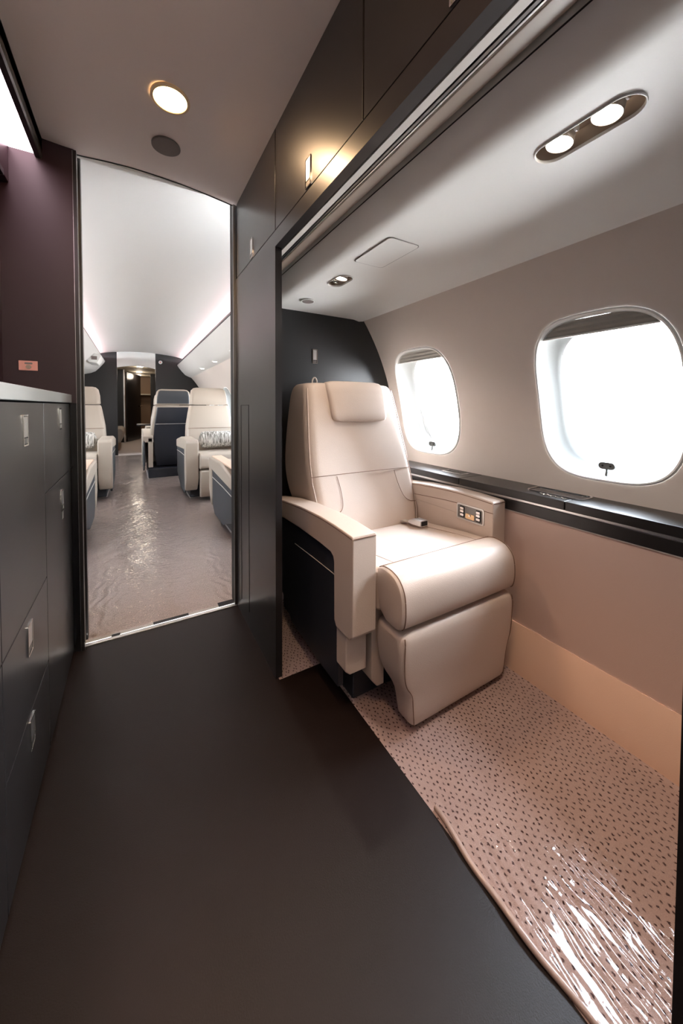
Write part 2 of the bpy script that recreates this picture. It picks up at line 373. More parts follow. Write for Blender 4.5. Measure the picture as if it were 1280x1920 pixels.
# side ledge: top boards, groove, lower band
t = root('side_ledge', (1.25, .5, .552), 'dark lacquered ledge with pale groove running below the cabin windows', 'ledge')
cuts = [-.6, .566, 1.02, YD]
for a, b in zip([-.6, .60, 1.02][0:3], [.60, 1.02, YD-.002]):
    bm = B(); box(bm, 1.199, 1.36, a+.001, b-.001, .599, .628); obj('top_board', bm, 'lacquer', t, bevel=.002)
bm = B(); box(bm, 1.206, 1.28, -.6, YD-.002, .588, .600); obj('groove_strip', bm, 'brushed', t)
bm = B(); box(bm, 1.200, 1.30, -.6, YD-.002, .552, .590); obj('lower_band', bm, 'lacquer', t, bevel=.0015)
bm = B(); box(bm, 1.2015, 1.21, -.6, YD-.002, .549, .553); obj('edge_trim', bm, 'seam_light', t)
# cup holder tray in the ledge
t = root('drink_tray', (1.29, .665, .628), 'recessed chrome rimmed drink tray in the dark ledge', 'tray')
bm = B(); loft(bm, [[(1.290+u, .665+v, .6285) for u, v in rrect(.040, .092, .012)], [(1.290+u, .665+v, .6325) for u, v in rrect(.040, .092, .012)], [(1.290+u, .665+v, .6325) for u, v in rrect(.036, .088, .01)], [(1.290+u, .665+v, .629) for u, v in rrect(.036, .088, .01)]], caps=False); obj('rim', bm, 'chrome', t)
bm = B(); box(bm, 1.254, 1.326, .578, .752, .6282, .6296); obj('tray_floor', bm, 'black_gloss', t)
bm = B(); pts = []
for i in range(49): pts.append((1.231+.005*math.sin(i*PI/6), .70-.09*i/48, .630))
tube(bm, pts, .0016); obj('wavy_spring', bm, 'chrome', t)
t = root('ledge_vent', (1.29, 1.12, .628), 'small slim metal plate set in the ledge behind the armrest', 'vent')
bm = B(); box(bm, 1.265, 1.315, 1.06, 1.18, .628, .6305); obj('plate', bm, 'brushed', t, bevel=.001)
bm = B()
for i in range(6): box(bm, 1.272+.007*i, 1.275+.007*i, 1.07, 1.17, .6303, .631)
obj('slots', bm, 'black', t)

# ------------------------------------------------------------ outboard ceiling (valance) with rounded inboard shoulder
prof = [(.500, 1.50), (.520, 1.495)]
for i in range(1, 13):
    a = PI+PI/2*i/12; prof.append((.605+.085*math.cos(a), 1.495+.085*math.sin(a)))
prof += [(.80, 1.409), (1.05, 1.407), (1.085, 1.400), (1.112, 1.404), (1.118, 1.412), (1.118, 1.44), (.50, 1.52)]
hole_sp = [(.69, .325), (.689, 1.155)]
bm = B(); prism(bm, prof, 'y', -.6, YD); vo_ = struct('ceiling_outboard', bm, 'valance')
# shoulder panel in taupe with its seam
bm = B(); tube(bm, [(.527, -.6, 1.4625), (.527, YD, 1.4625)], .0016); struct('trim_1', bm, 'black')
# reading light pods
def stadium(x, y, ln, s, z, R0=.031):
    out = []
    for i in range(17): a = PI*i/16; out.append((x+R0*s*math.cos(a), y+ln/2-R0+R0*s*math.sin(a), z))
    for i in range(17): a = PI+PI*i/16; out.append((x+R0*s*math.cos(a), y-ln/2+R0+R0*s*math.sin(a), z))
    return out
def cut(o, y, x, ln):
    bm = B(); loft(bm, [stadium(x, y, ln, 1, 1.38), stadium(x, y, ln, 1, 1.448)]); bmesh.ops.recalc_face_normals(bm, faces=bm.faces)
    me = bpy.data.meshes.new('cutter'); bm.to_mesh(me); bm.free(); c = bpy.data.objects.new('cutter', me); C.objects.link(c)
    md = o.modifiers.new('hole', 'BOOLEAN'); md.object = c; md.operation = 'DIFFERENCE'; md.solver = 'EXACT'
    bpy.context.view_layer.update(); dg = bpy.context.evaluated_depsgraph_get()
    nm = bpy.data.meshes.new_from_object(o.evaluated_get(dg)); o.modifiers.clear(); o.data = nm
    bpy.data.objects.remove(c); bpy.data.meshes.remove(me)
def pod(y, x, ln, lamps, label, nm='reading_light'):
    cut(vo_, y, x, ln)
    t = root(nm, (x, y, 1.405), label, 'light')
    bm = B(); loft(bm, [stadium(x, y, ln, 1.0, 1.412), stadium(x, y, ln, 1.07, 1.4085), stadium(x, y, ln, 1.05, 1.4065), stadium(x, y, ln, 1.0, 1.4065), stadium(x, y, ln, .965, 1.410), stadium(x, y, ln, .965, 1.412)], caps=False); obj('bezel', bm, 'valance', t)
    bm = B(); loft(bm, [stadium(x, y, ln, .975, 1.411), stadium(x, y, ln, .96, 1.425), stadium(x, y, ln, .88, 1.438), stadium(x, y, ln, .6, 1.444), stadium(x, y, ln, .1, 1.445)], caps=False); f = obj('recess', bm, 'recess', t)
    for dy, kind in lamps:
        ax = Vector((-.16, .12, -1)).normalized(); c = Vector((x-.001, y+dy, 1.436))
        u = ax.cross(Vector((0, 1, 0))).normalized(); v = ax.cross(u); n_ = 28
        ring = lambda r, d: [c+ax*d+u*r*math.cos(2*PI*k_/n_)+v*r*math.sin(2*PI*k_/n_) for k_ in range(n_)]
        R_ = .0225 if kind == 'lamp' else .012; D = .024 if kind == 'lamp' else .020
        loft_r = [ring(R_*.7, -.004), ring(R_, .001), ring(R_, D), ring(R_*.96, D+.0015), ring(R_*.92, D-.001)]
        bm = B(); loft(bm, loft_r, caps=False)
        hd = obj('lamp_housing' if kind == 'lamp' else 'air_nozzle', bm, 'recess' if kind == 'lamp' else 'chrome', t)
        bm = B(); vs = [bm.verts.new(p) for p in ring(R_*.93, D-.0005)]; bm.faces.new(vs); obj('lens' if kind == 'lamp' else 'nozzle_opening', bm, 'lamp_spot' if kind == 'lamp' else 'rubber', hd, smooth=False)
        for s in (-1, 1):
            bm = B(); disc(bm, c+Vector((-.002, s*(R_+.0015)-.0015, -.010)), .008, 'y', .003, 16); obj('pivot', bm, 'white', hd)
        if kind == 'lamp':
            L = bpy.data.lights.new('reading_lamp', 'SPOT'); L.energy = SPOT_W; L.color = (1, .85, .70); L.spot_size = 1.9; L.spot_blend = .8; L.shadow_soft_size = .018
            lo = bpy.data.objects.new('reading_lamp', L); C.objects.link(lo); lo.parent = t; lo.location = c+ax*(D+.006)-Vector(t.location)
            lo.rotation_euler = Vector((.25, -.05, -1)).to_track_quat('-Z', 'Y').to_euler()
pod(.325, .688, .165, [(-.037, 'lamp'), (.037, 'lamp')], 'oval recessed pod of two lit reading lamps above the near window')
pod(1.158, .689, .125, [(-.020, 'lamp'), (.027, 'air')], 'small recessed pod with one lit lamp and an air nozzle above the chair')
t = root('ceiling_speaker', (.689, 1.441, 1.407), 'tiny oval grey speaker in the white ceiling strip beside the black bulkhead', 'speaker')
bm = B(); disc(bm, (.689, 1.441, 1.4045), .031, 'z', .004); obj('ring', bm, 'white', t)
bm = B(); disc(bm, (.689, 1.441, 1.4035), .026, 'z', .003); obj('grille', bm, 'grille', t)
t = root('oxygen_mask_hatch', (.70, .885, 1.407), 'flush rectangular access panel outlined in the white ceiling between lamp pods', 'hatch')
bm = B(); out = rrect(.058, .094, .014)
P_ = lambda s, z: [(.689+u*(1+s/.058), .882+v*(1+s/.094), z) for u, v in out]
loft(bm, [P_(.001, 1.409), P_(.001, 1.4078), P_(-.001, 1.4078), P_(-.001, 1.409)], caps=False); obj('gap', bm, 'gunmetal', t)
bm = B(); loft(bm, [P_(-.0012, 1.412), P_(-.0012, 1.408), P_(-.0022, 1.4068)]); obj('lid', bm, 'valance', t)

# sliding door track under the overhead cabinets
t = root('door_track', (.46, .5, 1.457), 'pale grooved sliding door track under the black overhead cabinets', 'track')
bm = B(); box(bm, .434, .500, .10, 1.60, 1.4635, 1.50); obj('housing', bm, 'black', t)
bm = B(); box(bm, .440, .4565, -.3, 1.60, 1.457, 1.465); obj('wide_rail', bm, 'seam_light', t, bevel=.0008)
bm = B(); box(bm, .460, .4655, -.3, 1.60, 1.457, 1.465); obj('centre_rail', bm, 'gunmetal', t)
bm = B(); box(bm, .4675, .4705, -.3, 1.60, 1.456, 1.465); obj('narrow_rail', bm, 'brushed', t)
bm = B(); prism(bm, [(.474, 1.456), (.500, 1.457), (.512, 1.462), (.520, 1.50), (.474, 1.50)], 'y', -.6, 1.60); obj('cover', bm, M['recess'], t, bevel=.003)

# ------------------------------------------------------------ partition panel, lintel, overhead cabinets
def latch(parent, x, y, z, face, h=.062, w=.024, lit=False):
    # flush chrome latch on a plane x=const (face=+1 faces +x, -1 faces -x) or y=const (face='y')
    def PP(u, v, d):
        return (x+u, y-d, z+v) if face == 'y' else (x+face*d, y+u, z+v)
    def slab(bm, u0, u1, v0, v1, d0, d1, r=.001):
        cu, cv = (u0+u1)/2, (v0+v1)/2
        rr = rrect((u1-u0)/2, (v1-v0)/2, r, 2)
        return loft(bm, [[PP(cu+a, cv+b, d0) for a, b in rr], [PP(cu+a, cv+b, d1) for a, b in rr]])
    bm = B(); o_ = rrect(w/2, h/2, .002, 3); i_ = rrect(w/2-.0028, h/2-.0028, .001, 3)
    loft(bm, [[PP(a, b, 0) for a, b in o_], [PP(a, b, .0028) for a, b in o_], [PP(a, b, .0028) for a, b in i_], [PP(a, b, .0004) for a, b in i_]], caps=False)
    f = obj('latch', bm, 'chrome', parent)
    bm = B(); slab(bm, -w/2+.003, w/2-.003, -h/2+.003, h/2-.003, .0002, .0006); obj('recess_plate', bm, 'black', parent)
    bm = B(); slab(bm, -w/2+.0045, w/2-.0045, -h/2+.019, h/2-.0045, .0004, .0022); obj('push_plate', bm, 'brushed', parent)
    bm = B(); slab(bm, -w/2+.0045, w/2-.0045, -h/2+.0045, -h/2+.016, .0004, .0018); obj('lock_button', bm, 'gunmetal', parent)
bm = B(); box(bm, .41, .433, 1.107, YD, 0, 1.5075)
w_ = struct('wall_partition', bm, 'lacquer', smooth=False)
bm = B(); box(bm, .4085, .4115, 1.418, 1.421, .07, .936); box(bm, .4085, .4115, 1.535, 1.537, .07, .936); box(bm, .4085, .4115, 1.418, 1.537, .934, .937); struct('trim_2', bm, 'black', smooth=False)
bm = B(); box(bm, .41, .433, -.6, .107, 0, 1.5075); struct('wall_partition_near', bm, 'lacquer', smooth=False)
bm = B(); box(bm, .41, .436, .105, 1.107, 1.457, 1.5075); struct('trim_3', bm, 'lacquer', smooth=False)
for (a, b, ly, lab) in ((.602, 1.104, .855, 'black overhead cabinet above the opening with warm lamp glare beside its latch'), (-.10, .599, .36, 'black overhead cabinet at the top of the frame nearest the camera'), (1.107, 1.60, 1.37, 'tall narrow black upper cabinet directly beside the cabin doorway')):
    t = root('overhead_cabinet', (.43, (a+b)/2, 1.509), lab, 'cabinet')
    bm = B(); box(bm, .418, .60, a, b, 1.511, 1.86); obj('body', bm, 'black', t)
    bm = B(); box(bm, .41, .42, a+.0012, b-.0012, 1.5105, 1.835); d = obj('door', bm, 'lacquer', t, bevel=.001)
    latch(d, .41, ly, 1.552, -1, h=.078, w=.032)
bm = B(); box(bm, .412, .60, -.6, 1.60, 1.837, 1.90); struct('trim_4', bm, 'lacquer', smooth=False)

# galley ceiling, a shallow arch
arch = [(-.271, 1.869), (-.235, 1.858), (-.176, 1.850), (-.075, 1.869), (.031, 1.876), (.162, 1.870), (.27, 1.858), (.396, 1.842), (.42, 1.838)]
arch = [(-.272, 1.872), (-.176, 1.866), (-.075, 1.874), (.031, 1.877), (.162, 1.871), (.27, 1.860), (.42, 1.838)]
sm = [tuple(v)[:2] for v in smoothpts([(a, b, 0) for a, b in arch], 5)]
bm = B(); prism(bm, sm+[(.42, 1.93), (-.272, 1.93)], 'y', -.95, YD+.004); struct('ceiling', bm, 'ceiling')
bm = B(); loft(bm, [[(x, YD+.004, z-.0015), (x, YD+.010, z-.0015), (x, YD+.010, z+.012), (x, YD+.004, z+.012)] for x, z in sm]); struct('trim_5', bm, 'black', smooth=False)
bm = B(); box(bm, -1.2, 1.36, YD+.010, YD+.03, 1.868, 2.1); struct('wall_header', bm, 'cabin_ceiling', smooth=False)
M['warm_bezel'] = mat('warm_bezel', srgb(220, 190, 150), .3)
for yc_, lab_ in ((1.203, 'round lit downlight with warm glowing rim in the galley ceiling'), (.20, 'round downlight in the galley ceiling overhead, beyond the top of the frame')):
    t = root('ceiling_downlight', (.108, yc_, 1.872), lab_, 'light')
    bm = B(); ring = lambda r, z: [(.108+r*math.cos(2*PI*i/48), yc_+r*math.sin(2*PI*i/48), z) for i in range(48)]
    loft(bm, [ring(.056, 1.875), ring(.056, 1.869), ring(.048, 1.8675), ring(.046, 1.871)], caps=False); obj('bezel', bm, 'warm_bezel', t)
    bm = B(); vs = [bm.verts.new(p) for p in ring(.047, 1.8695)]; bm.faces.new(vs); obj('diffuser', bm, 'lamp', t, smooth=False)
    L = bpy.data.lights.new('downlight', 'AREA'); L.shape = 'DISK'; L.size = .09; L.energy = DOWN_W; L.color = (1, .64, .36)
    lo = bpy.data.objects.new('downlight', L); C.objects.link(lo); lo.parent = t; lo.location = (0, 0, -.008)
t = root('ceiling_speaker', (.112, 1.424, 1.872), 'round grey speaker grille in the galley ceiling next to the downlight', 'speaker')
bm = B(); disc(bm, (.112, 1.424, 1.8685), .048, 'z', .006, 40); obj('rim', bm, 'gunmetal', t)
bm = B(); disc(bm, (.112, 1.424, 1.8675), .0465, 'z', .004, 40); obj('grille', bm, 'grille', t)

# ------------------------------------------------------------ galley on the left
def front(parent, y0, y1, z0, z1, name, lat=None):
    bm = B(); box(bm, -.222, -.207, y0+.0014, y1-.0014, z0+.0014, z1-.0014); d = obj(name, bm, 'lacquer', parent, bevel=.0012)
    if lat: latch(d, -.207, lat[0], lat[1], 1, h=.068, w=.038)
    return d
XB = -.39
def carcass(t, y0, y1):
    bm = B(); box(bm, XB+.003, -.221, y0+.0005, y1-.0005, 0, .938); obj('carcass', bm, 'black', t)
t = root('galley_cabinet', (-.3, .985, 0), 'black galley cabinet with upper door and two drawers, three chrome latches', 'cabinet')
carcass(t, .806, 1.17); front(t, .806, 1.17, .476, .939, 'door', (.985, .877)); front(t, .806, 1.17, .25, .476, 'drawer', (.985, .418)); front(t, .806, 1.17, .012, .25, 'drawer', (.988, .205))
t = root('galley_cabinet', (-.3, 1.385, 0), 'black galley cabinet beside the doorway with small upper flap over tall door', 'cabinet')
carcass(t, 1.17, 1.598); front(t, 1.17, 1.598, .697, .939, 'door', (1.397, .889)); d = front(t, 1.17, 1.598, .012, .697, 'door', (1.405, .625))
bm = B(); box(bm, -.2065, -.205, 1.397, 1.417, .565, .592); obj('hanging_tag', bm, 'brushed', d)
t = root('galley_cabinet', (-.3, .4, 0), 'black galley cabinet at the left edge of the frame nearest the camera', 'cabinet')
carcass(t, -.2, .806); front(t, .30, .806, .476, .939, 'door', None); front(t, .30, .806, .012, .476, 'door', None); front(t, -.2, .30, .012, .939, 'door', None)
o = bm = B(); box(bm, XB, -.200, -.2, 1.598, .941, .972); tag(obj('countertop', bm, 'counter', bevel=.002), 'pale grey stone worktop above the black galley cabinets', 'worktop')
# end panel, back wall, light panel, fascia
bm = B(); box(bm, -1.1, -.182, YD-.02, YD+.03, .94, 2.05); struct('wall_left_end', bm, 'aubergine', smooth=False)
bm = B(); box(bm, -1.1, -.182, YD-.02, YD+.03, 0, .94); struct('wall_left_end_lower', bm, 'black_gloss', smooth=False)
bm = B(); box(bm, XB-.02, XB, -.95, YD-.02, 0, 1.83); struct('wall_left', bm, 'aubergine', smooth=False)
bm = B(); box(bm, -.40, -.272, -.95, YD-.02, 1.83, 1.90); struct('ceiling_galley_box', bm, 'lacquer', smooth=False)
bm = B(); prism(bm, [(-.272, 1.868), (-.272, 1.806), (-.276, 1.800), (-.291, 1.800), (-.291, 1.835), (-.285, 1.868)], 'y', -.9, YD-.02); struct('trim_6', bm, 'lacquer', smooth=False)
t = root('galley_light_panel', (-.325, .6, 1.812), 'long pinkish lit light panel above the galley worktop', 'light')
bm = B(); box(bm, -.362, -.2915, -.3, YD-.022, 1.811, 1.816); obj('diffuser', bm, 'panel_light', t, smooth=False)
bm = B(); box(bm, -.385, -.2915, -.3, YD-.021, 1.8165, 1.829); obj('housing', bm, 'black', t)
t = root('wall_cabinet', (-.375, .6, 1.65), 'shallow dark wall unit under the galley light panel', 'cabinet')
bm = B(); box(bm, XB+.001, -.363, -.3, YD-.021, 1.69, 1.815); obj('body', bm, 'aubergine', t, bevel=.002)
bm = B(); box(bm, XB+.001, -.356, -.3, YD-.10, 1.672, 1.689); obj('lower_lip', bm, 'black_gloss', t)
t = root('switch_plate', (-.322, YD-.02, 1.053), 'small pinkish copper call switch plate on the dark end panel', 'switch')
bm = B(); box(bm, -.348, -.296, YD-.0225, YD-.02, 1.054, 1.088); obj('plate', bm, 'copper', t, bevel=.0008)
bm = B(); rr = rrect(.011, .003, .003, 4); loft(bm, [[(-.321+a, YD-.0225, 1.079+b) for a, b in rr], [(-.321+a, YD-.0238, 1.079+b) for a, b in rr]]); obj('lens', bm, 'gunmetal', t)
bm = B(); disc(bm, (-.321, YD-.0262, 1.0665), .0075, 'y', .0036, 20); obj('button', bm, 'recess', t)
# door jambs
bm = B(); box(bm, -.186, -.178, YD-.022, YD+.10, 0, 1.862); struct('door_1', bm, 'brushed', smooth=False, )
bm = B(); box(bm, -.1785, -.170, YD+.045, YD+.075, 0, 1.9); box(bm, -.185, -.174, YD-.024, YD+.004, 0, 1.862); struct('trim_7', bm, 'lacquer', smooth=False)
bm = B(); box(bm, .402, .44, YD-.001, YD+.07, 0, 1.9); struct('trim_8', bm, 'black', smooth=False)
bm = B(); box(bm, .3985, .4105, YD-.004, YD+.006, 0, 1.842); struct('trim_9', bm, 'gunmetal', smooth=False)
# walls behind the camera
bm = B(); box(bm, -.42, 1.4, -1.0, -.95, 0, 2.0); struct('wall_front', bm, 'beige_panel', smooth=False)
bm = B(); box(bm, .433, 1.4, -.65, -.6, 0, 1.55); struct('wall_vestibule_front', bm, 'lacquer_matt', smooth=False)

# ------------------------------------------------------------ bulkhead behind the chair
poly = [(.433, 0), (1.16, 0)]
for i in range(15):
    z = .02+1.45*i/14; poly.append((min(wx(z)+.02, 1.37), z))
poly += [(.433, 1.47)]
bm = B(); prism(bm, poly, 'y', YD-.001, YD+.029); struct('wall_aft', bm, 'lacquer_matt', smooth=False)
t = root('bulkhead_latch', (.814, YD, 1.15), 'small upright chrome latch on the black bulkhead above the chair', 'latch')
latch(t, .814, YD-.001, 1.189, 'y', h=.074, w=.028)

# ------------------------------------------------------------ the near armchair
CH = (.86, 1.1, 0)
ch = root('cabin_armchair', CH, 'large beige leather cabin armchair with dark side panel facing the camera by two windows', 'armchair')
XC = .872
# backrest
def backring(z, yf, hw, th, r=.045, xc=XC, bulge=.012):
    out = []
    for u, v in rrect(hw, th/2, min(r, th/2-.002), 7):
        y = yf+th/2+v
        if v < 0: y -= bulge*(1-(u/hw)**2)
        out.append((xc+u, y, z))
    return out
prf = [(.395, 1.165, .228, .16), (.405, 1.158, .236, .20), (.46, 1.170, .250, .26), (.54, 1.200, .262, .30), (.62, 1.232, .268, .305), (.70, 1.258, .266, .29), (.78, 1.282, .260, .27), (.88, 1.308, .251, .24), (.97, 1.332, .243, .21), (1.01, 1.345, .238, .185), (1.03, 1.356, .228, .155), (1.038, 1.372, .212, .12)]
def interp(z):
    for a, b in zip(prf, prf[1:]):
        if a[0] <= z <= b[0]:
            t_ = (z-a[0])/(b[0]-a[0]); return [a[i]*(1-t_)+b[i]*t_ for i in range(4)]
    return list(prf[-1])
bm = B(); loft(bm, [backring(z, y, h, th) for z, y, h, th in prf]); bk = obj('backrest', bm, 'leather', ch)
sub = bk.modifiers.new('sub', 'SUBSURF'); sub.levels = 1; sub.render_levels = 2
def onback(u, z, d=.0):
    _, y, hw, th = interp(z); uu = (u-XC)/hw; return (u, y-.012*(1-uu*uu)-d, z)
def seam(parent, pts, r=.0013, m_='seam', name='seam'):
    bm = B(); tube(bm, smoothpts(pts, 5), r); return obj(name, bm, m_, parent)
seam(bk, [onback(XC-.262+.524*i/12, .648+.004*math.sin(PI*i/12), -.0005) for i in range(13)])
seam(bk, [onback(.722, .644, -.0005), onback(.729, .59, -.0005), onback(.727, .54, -.0005), onback(.715, .515, -.0005), onback(.69, .505, -.001)])
seam(bk, [onback(1.022, .644, -.0005), onback(1.028, .59, -.0005), onback(1.045, .535, -.0005), onback(1.075, .51, -.0005), onback(1.11, .505, -.001)])
def edge(s, dx=.006, rr=.045):
    pts = []
    for i in range(18):
        z = .41+.60*i/17; _, y, hw, th = interp(z); pts.append((XC+s*(hw-.011), y+.010, z))
    return pts
seam(bk, edge(-1), .0022, 'leather', 'piping'); seam(bk, edge(1), .0022, 'leather', 'piping')
# headrest pad
bm = B(); R_ = []
for k_ in range(13):
    t_ = k_/12; z = .862+.186*t_; yb_ = interp(min(z, 1.03))[1] if z < 1.03 else 1.356+(z-1.03)*.8
    hw = .150-.004*math.cos(PI*t_); ins = 0
    if k_ in (0, 12): ins = .012
    if k_ in (1, 11): ins = .004
    th = .050 if k_ not in (0, 12) else .03
    ring = []
    for u, v in rrect(hw-ins, th/2, .016, 5):
        y = yb_-.012*(1-(u/.26)**2)-.016+th/2+v+ins*.8
        ring.append((.882+u, y, z))
    R_.append(ring)
loft(bm, R_); hr = obj('headrest', bm, 'leather', ch); hr.modifiers.new('sub', 'SUBSURF').render_levels = 1
bm = B(); pts = [(.745, 1.40, 1.035)]
for i in range(9): a = PI*i/8; pts.append((.705-.012*math.cos(a), 1.405, 1.036+.024*math.sin(a)))
tube(bm, smoothpts(pts[1:], 3), .0035); obj('strap_loop', bm, 'leather_cream', ch)
# seat pad
bm = B(); prism(bm, [(.80, .33), (.80, .458), (.90, .452), (1.05, .436), (1.20, .418), (1.24, .40), (1.24, .33)], 'x', .610, 1.112); sp_ = obj('seat_cushion', bm, 'leather', ch, bevel=.016, seg=4)
seam(sp_, [(.683, .812, .4565), (.672, .90, .4515), (.668, 1.0, .442), (.672, 1.15, .424)]); seam(sp_, [(1.060, .812, .4565), (1.052, .90, .4515), (1.045, 1.0, .442), (1.035, 1.15, .424)])
# front roll
rp_ = [(.815, .322), (.725, .320), (.708, .330), (.700, .36), (.700, .40), (.706, .430), (.722, .453), (.745, .466), (.775, .470), (.800, .466), (.815, .458)]
rp2 = [tuple(v)[:2] for v in smoothpts([(a, b, 0) for a, b in rp_[1:]], 3)]
bm = B(); R_ = []
cyc, czc = .775, .39
for x_, s_ in ((.612, .90), (.6135, .96), (.619, .99), (.628, 1.0), (.65, 1.005), (.74, 1.012), (.86, 1.015), (.98, 1.012), (1.07, 1.005), (1.092, 1.0), (1.103, .99), (1.109, .96), (1.111, .90)):
    R_.append([(x_, cyc+(a-cyc)*s_, czc+(b-czc)*s_) for a, b in [rp_[0]]+rp2])
loft(bm, R_); fr_ = obj('front_cushion', bm, 'leather', ch, angle=60); fr_.modifiers.new('sub', 'SUBSURF').render_levels = 1
for xs, dx in ((.6245, 0), (1.0985, 0)):
    seam(fr_, [(xs, cyc+(a-cyc)*1.005, czc+(b-czc)*1.005) for a, b in rp2[2:]], .0014)
seam(fr_, [(.62+.485*i/10, .806, .4645) for i in range(11)], .0014)
# leg rest
def legring(z, x0, x1, yf, yb2, r=.022):
    xc, yc = (x0+x1)/2, (yf+yb2)/2; out = []
    for u, v in rrect((x1-x0)/2, (yb2-yf)/2, r, 6):
        out.append((xc+u, yc+v-(.006*(1-(u/((x1-x0)/2))**2) if v < 0 else 0), z))
    return out
lr = [(.018, .672, 1.078, .728, .775, .012), (.030, .664, 1.086, .718, .785, .018), (.09, .658, 1.092, .716, .79, .02), (.125, .652, 1.096, .714, .795, .02), (.155, .632, 1.104, .711, .81, .02), (.185, .621, 1.109, .708, .825, .022), (.23, .617, 1.111, .706, .83, .022), (.28, .617, 1.111, .704, .83, .022), (.300, .619, 1.110, .708, .83, .03), (.312, .626, 1.104, .722, .82, .03)]
bm = B(); loft(bm, [legring(z, a, b, c, d_, r) for z, a, b, c, d_, r in lr]); lg = obj('leg_rest', bm, 'leather', ch, angle=60); lg.modifiers.new('sub', 'SUBSURF').render_levels = 1
seam(lg, [(a+.012, c+.001, z) for z, a, b, c, d_, r in lr[1:-1]], .0014); seam(lg, [(b-.012, c+.001, z) for z, a, b, c, d_, r in lr[1:-1]], .0014)
# armrests
def arm(x0, x1, outer):
    top = [(.805, .569), (.90, .574), (1.0, .575), (1.16, .567), (1.32, .551), (1.50, .520)]
    dz = .0 if outer < 0 else .018
    low = [(1.50, .455), (1.32, .480), (1.16, .487), (1.0, .487), (.925, .484), (.910, .475), (.905, .46), (.903, .285), (.890, .268), (.815, .270), (.801, .285)]
    pts = [(.800, .563)]+top+low
    pts = [(y, z+(dz if z > .45 else 0)) for y, z in pts]
    bm = B(); prism(bm, pts, 'x', x0, x1); a = obj('armrest', bm, 'leather', ch, bevel=.011, seg=4, angle=28)
    xo = x0 if outer < 0 else x1
    # top pad with piping
    tp = [(y, z+dz+.0005) for y, z in top]
    for xx in (x0+.001, x1-.001): seam(a, [(xx, y, z-.008) for y, z in tp], .0018)
    seam(a, [(x0+.004, .7995, .5625+dz), ((x0+x1)/2, .7985, .5635+dz), (x1-.004, .7995, .5625+dz)], .0018)
    # dark side panel and inner panel
    s0, s1 = (x0+.010, x0+.030) if outer < 0 else (x1-.030, x1-.010)
    bm = B(); prism(bm, [(.895, .49+dz), (1.5, .46), (1.5, .17), (1.354, .157), (1.25, .082), (1.0, .072), (.895, .075)], 'x', s0, s1); sp2 = obj('side_panel', bm, 'leather_dark', ch, bevel=.003)
    if outer < 0: seam(sp2, [(s0-.0005, .91, .415), (s0-.0005, 1.05, .412), (s0-.0005, 1.22, .406)], .0014, 'seam_light')
    i0, i1 = (x1-.020, x1-.001) if outer < 0 else (x0+.001, x0+.020)
    bm = B(); prism(bm, [(.81, .28), (.81, .55), (1.45, .50), (1.45, .25), (.9, .25)], 'x', i0, i1); obj('inner_panel', bm, 'leather', ch, bevel=.003)
    return a
arm(.520, .602, -1); ra = arm(1.122, 1.192, 1)
seam(ra, [(1.1215, .80, .545), (1.1215, 1.0, .545), (1.1215, 1.24, .527)], .0012)
for x0, x1 in ((.527, .600), (1.125, 1.185)):
    bm = B(); prism(bm, [(x0, .155), (x0+.015, .142), (x1, .142), (x1, .29), (x0, .29)], 'y', .845, .90); obj('arm_support', bm, 'leather', ch, bevel=.004)
for x0, x1 in ((.612, .660), (1.062, 1.110)):
    bm = B(); prism(bm, [(x0, .105), (x0+.022, .078), (x1, .078), (x1, .33), (x0, .33)], 'y', .835, 1.0); obj('seat_support', bm, 'leather', ch, bevel=.004)
bm = B(); box(bm, .664, 1.06, .84, 1.35, .16, .335); obj('seat_frame', bm, 'black', ch)
bm = B(); prism(bm, [(.906, .001), (.906, .13), (1.5, .15), (1.5, .001)], 'x', .592, 1.12); obj('base', bm, 'leather_dark', ch, bevel=.006)
# control panel on the right armrest
cp = root('x', (0, 0, 0)); bpy.data.objects.remove(cp)
bm = B(); y0, z0 = .898, .5195
def CPp(u, v, d): return (1.1215-d, y0-u, z0+v)
rr = rrect(.062, .031, .008, 5); ri = rrect(.057, .026, .006, 5)
loft(bm, [[CPp(a, b, 0) for a, b in rr], [CPp(a, b, .003) for a, b in rr], [CPp(a, b, .003) for a, b in ri], [CPp(a, b, .001) for a, b in ri]], caps=False); cpo = obj('control_panel', bm, 'brushed', ch)
bm = B(); loft(bm, [[CPp(a, b, .0004) for a, b in ri], [CPp(a, b, .0012) for a, b in ri]]); obj('panel_plate', bm, 'gunmetal', cpo)
for u0 in (-.036, .038):
    bm = B(); rr_ = rrect(.011, .022, .004, 3); loft(bm, [[CPp(u0+a, b, .001) for a, b in rr_], [CPp(u0+a, b, .0022) for a, b in rr_]]); obj('switch_bezel', bm, 'rubber', cpo)
    for dv in (-.012, .002, .013):
        bm = B(); rr_ = rrect(.008, .0045, .002, 3); loft(bm, [[CPp(u0+a, dv+b, .002) for a, b in rr_], [CPp(u0+a, dv+b, .005) for a, b in rr_]]); obj('rocker', bm, 'chrome', cpo)
bm = B(); rr_ = rrect(.020, .010, .004, 3); loft(bm, [[CPp(a, -.012+b, .001) for a, b in rr_], [CPp(a, -.012+b, .003) for a, b in rr_]]); obj('latch_plate', bm, mat('gold_plate', srgb(224, 190, 150), .25, metal=1), cpo)
bm = B(); c = [CPp(.0045*math.cos(i*PI/8), -.008+.0045*math.sin(i*PI/8), .003) for i in range(16)]; c2_ = [CPp(.0035*math.cos(i*PI/8), -.008+.0035*math.sin(i*PI/8), .006) for i in range(16)]; loft(bm, [c, c2_]); obj('knob', bm, 'chrome', cpo)
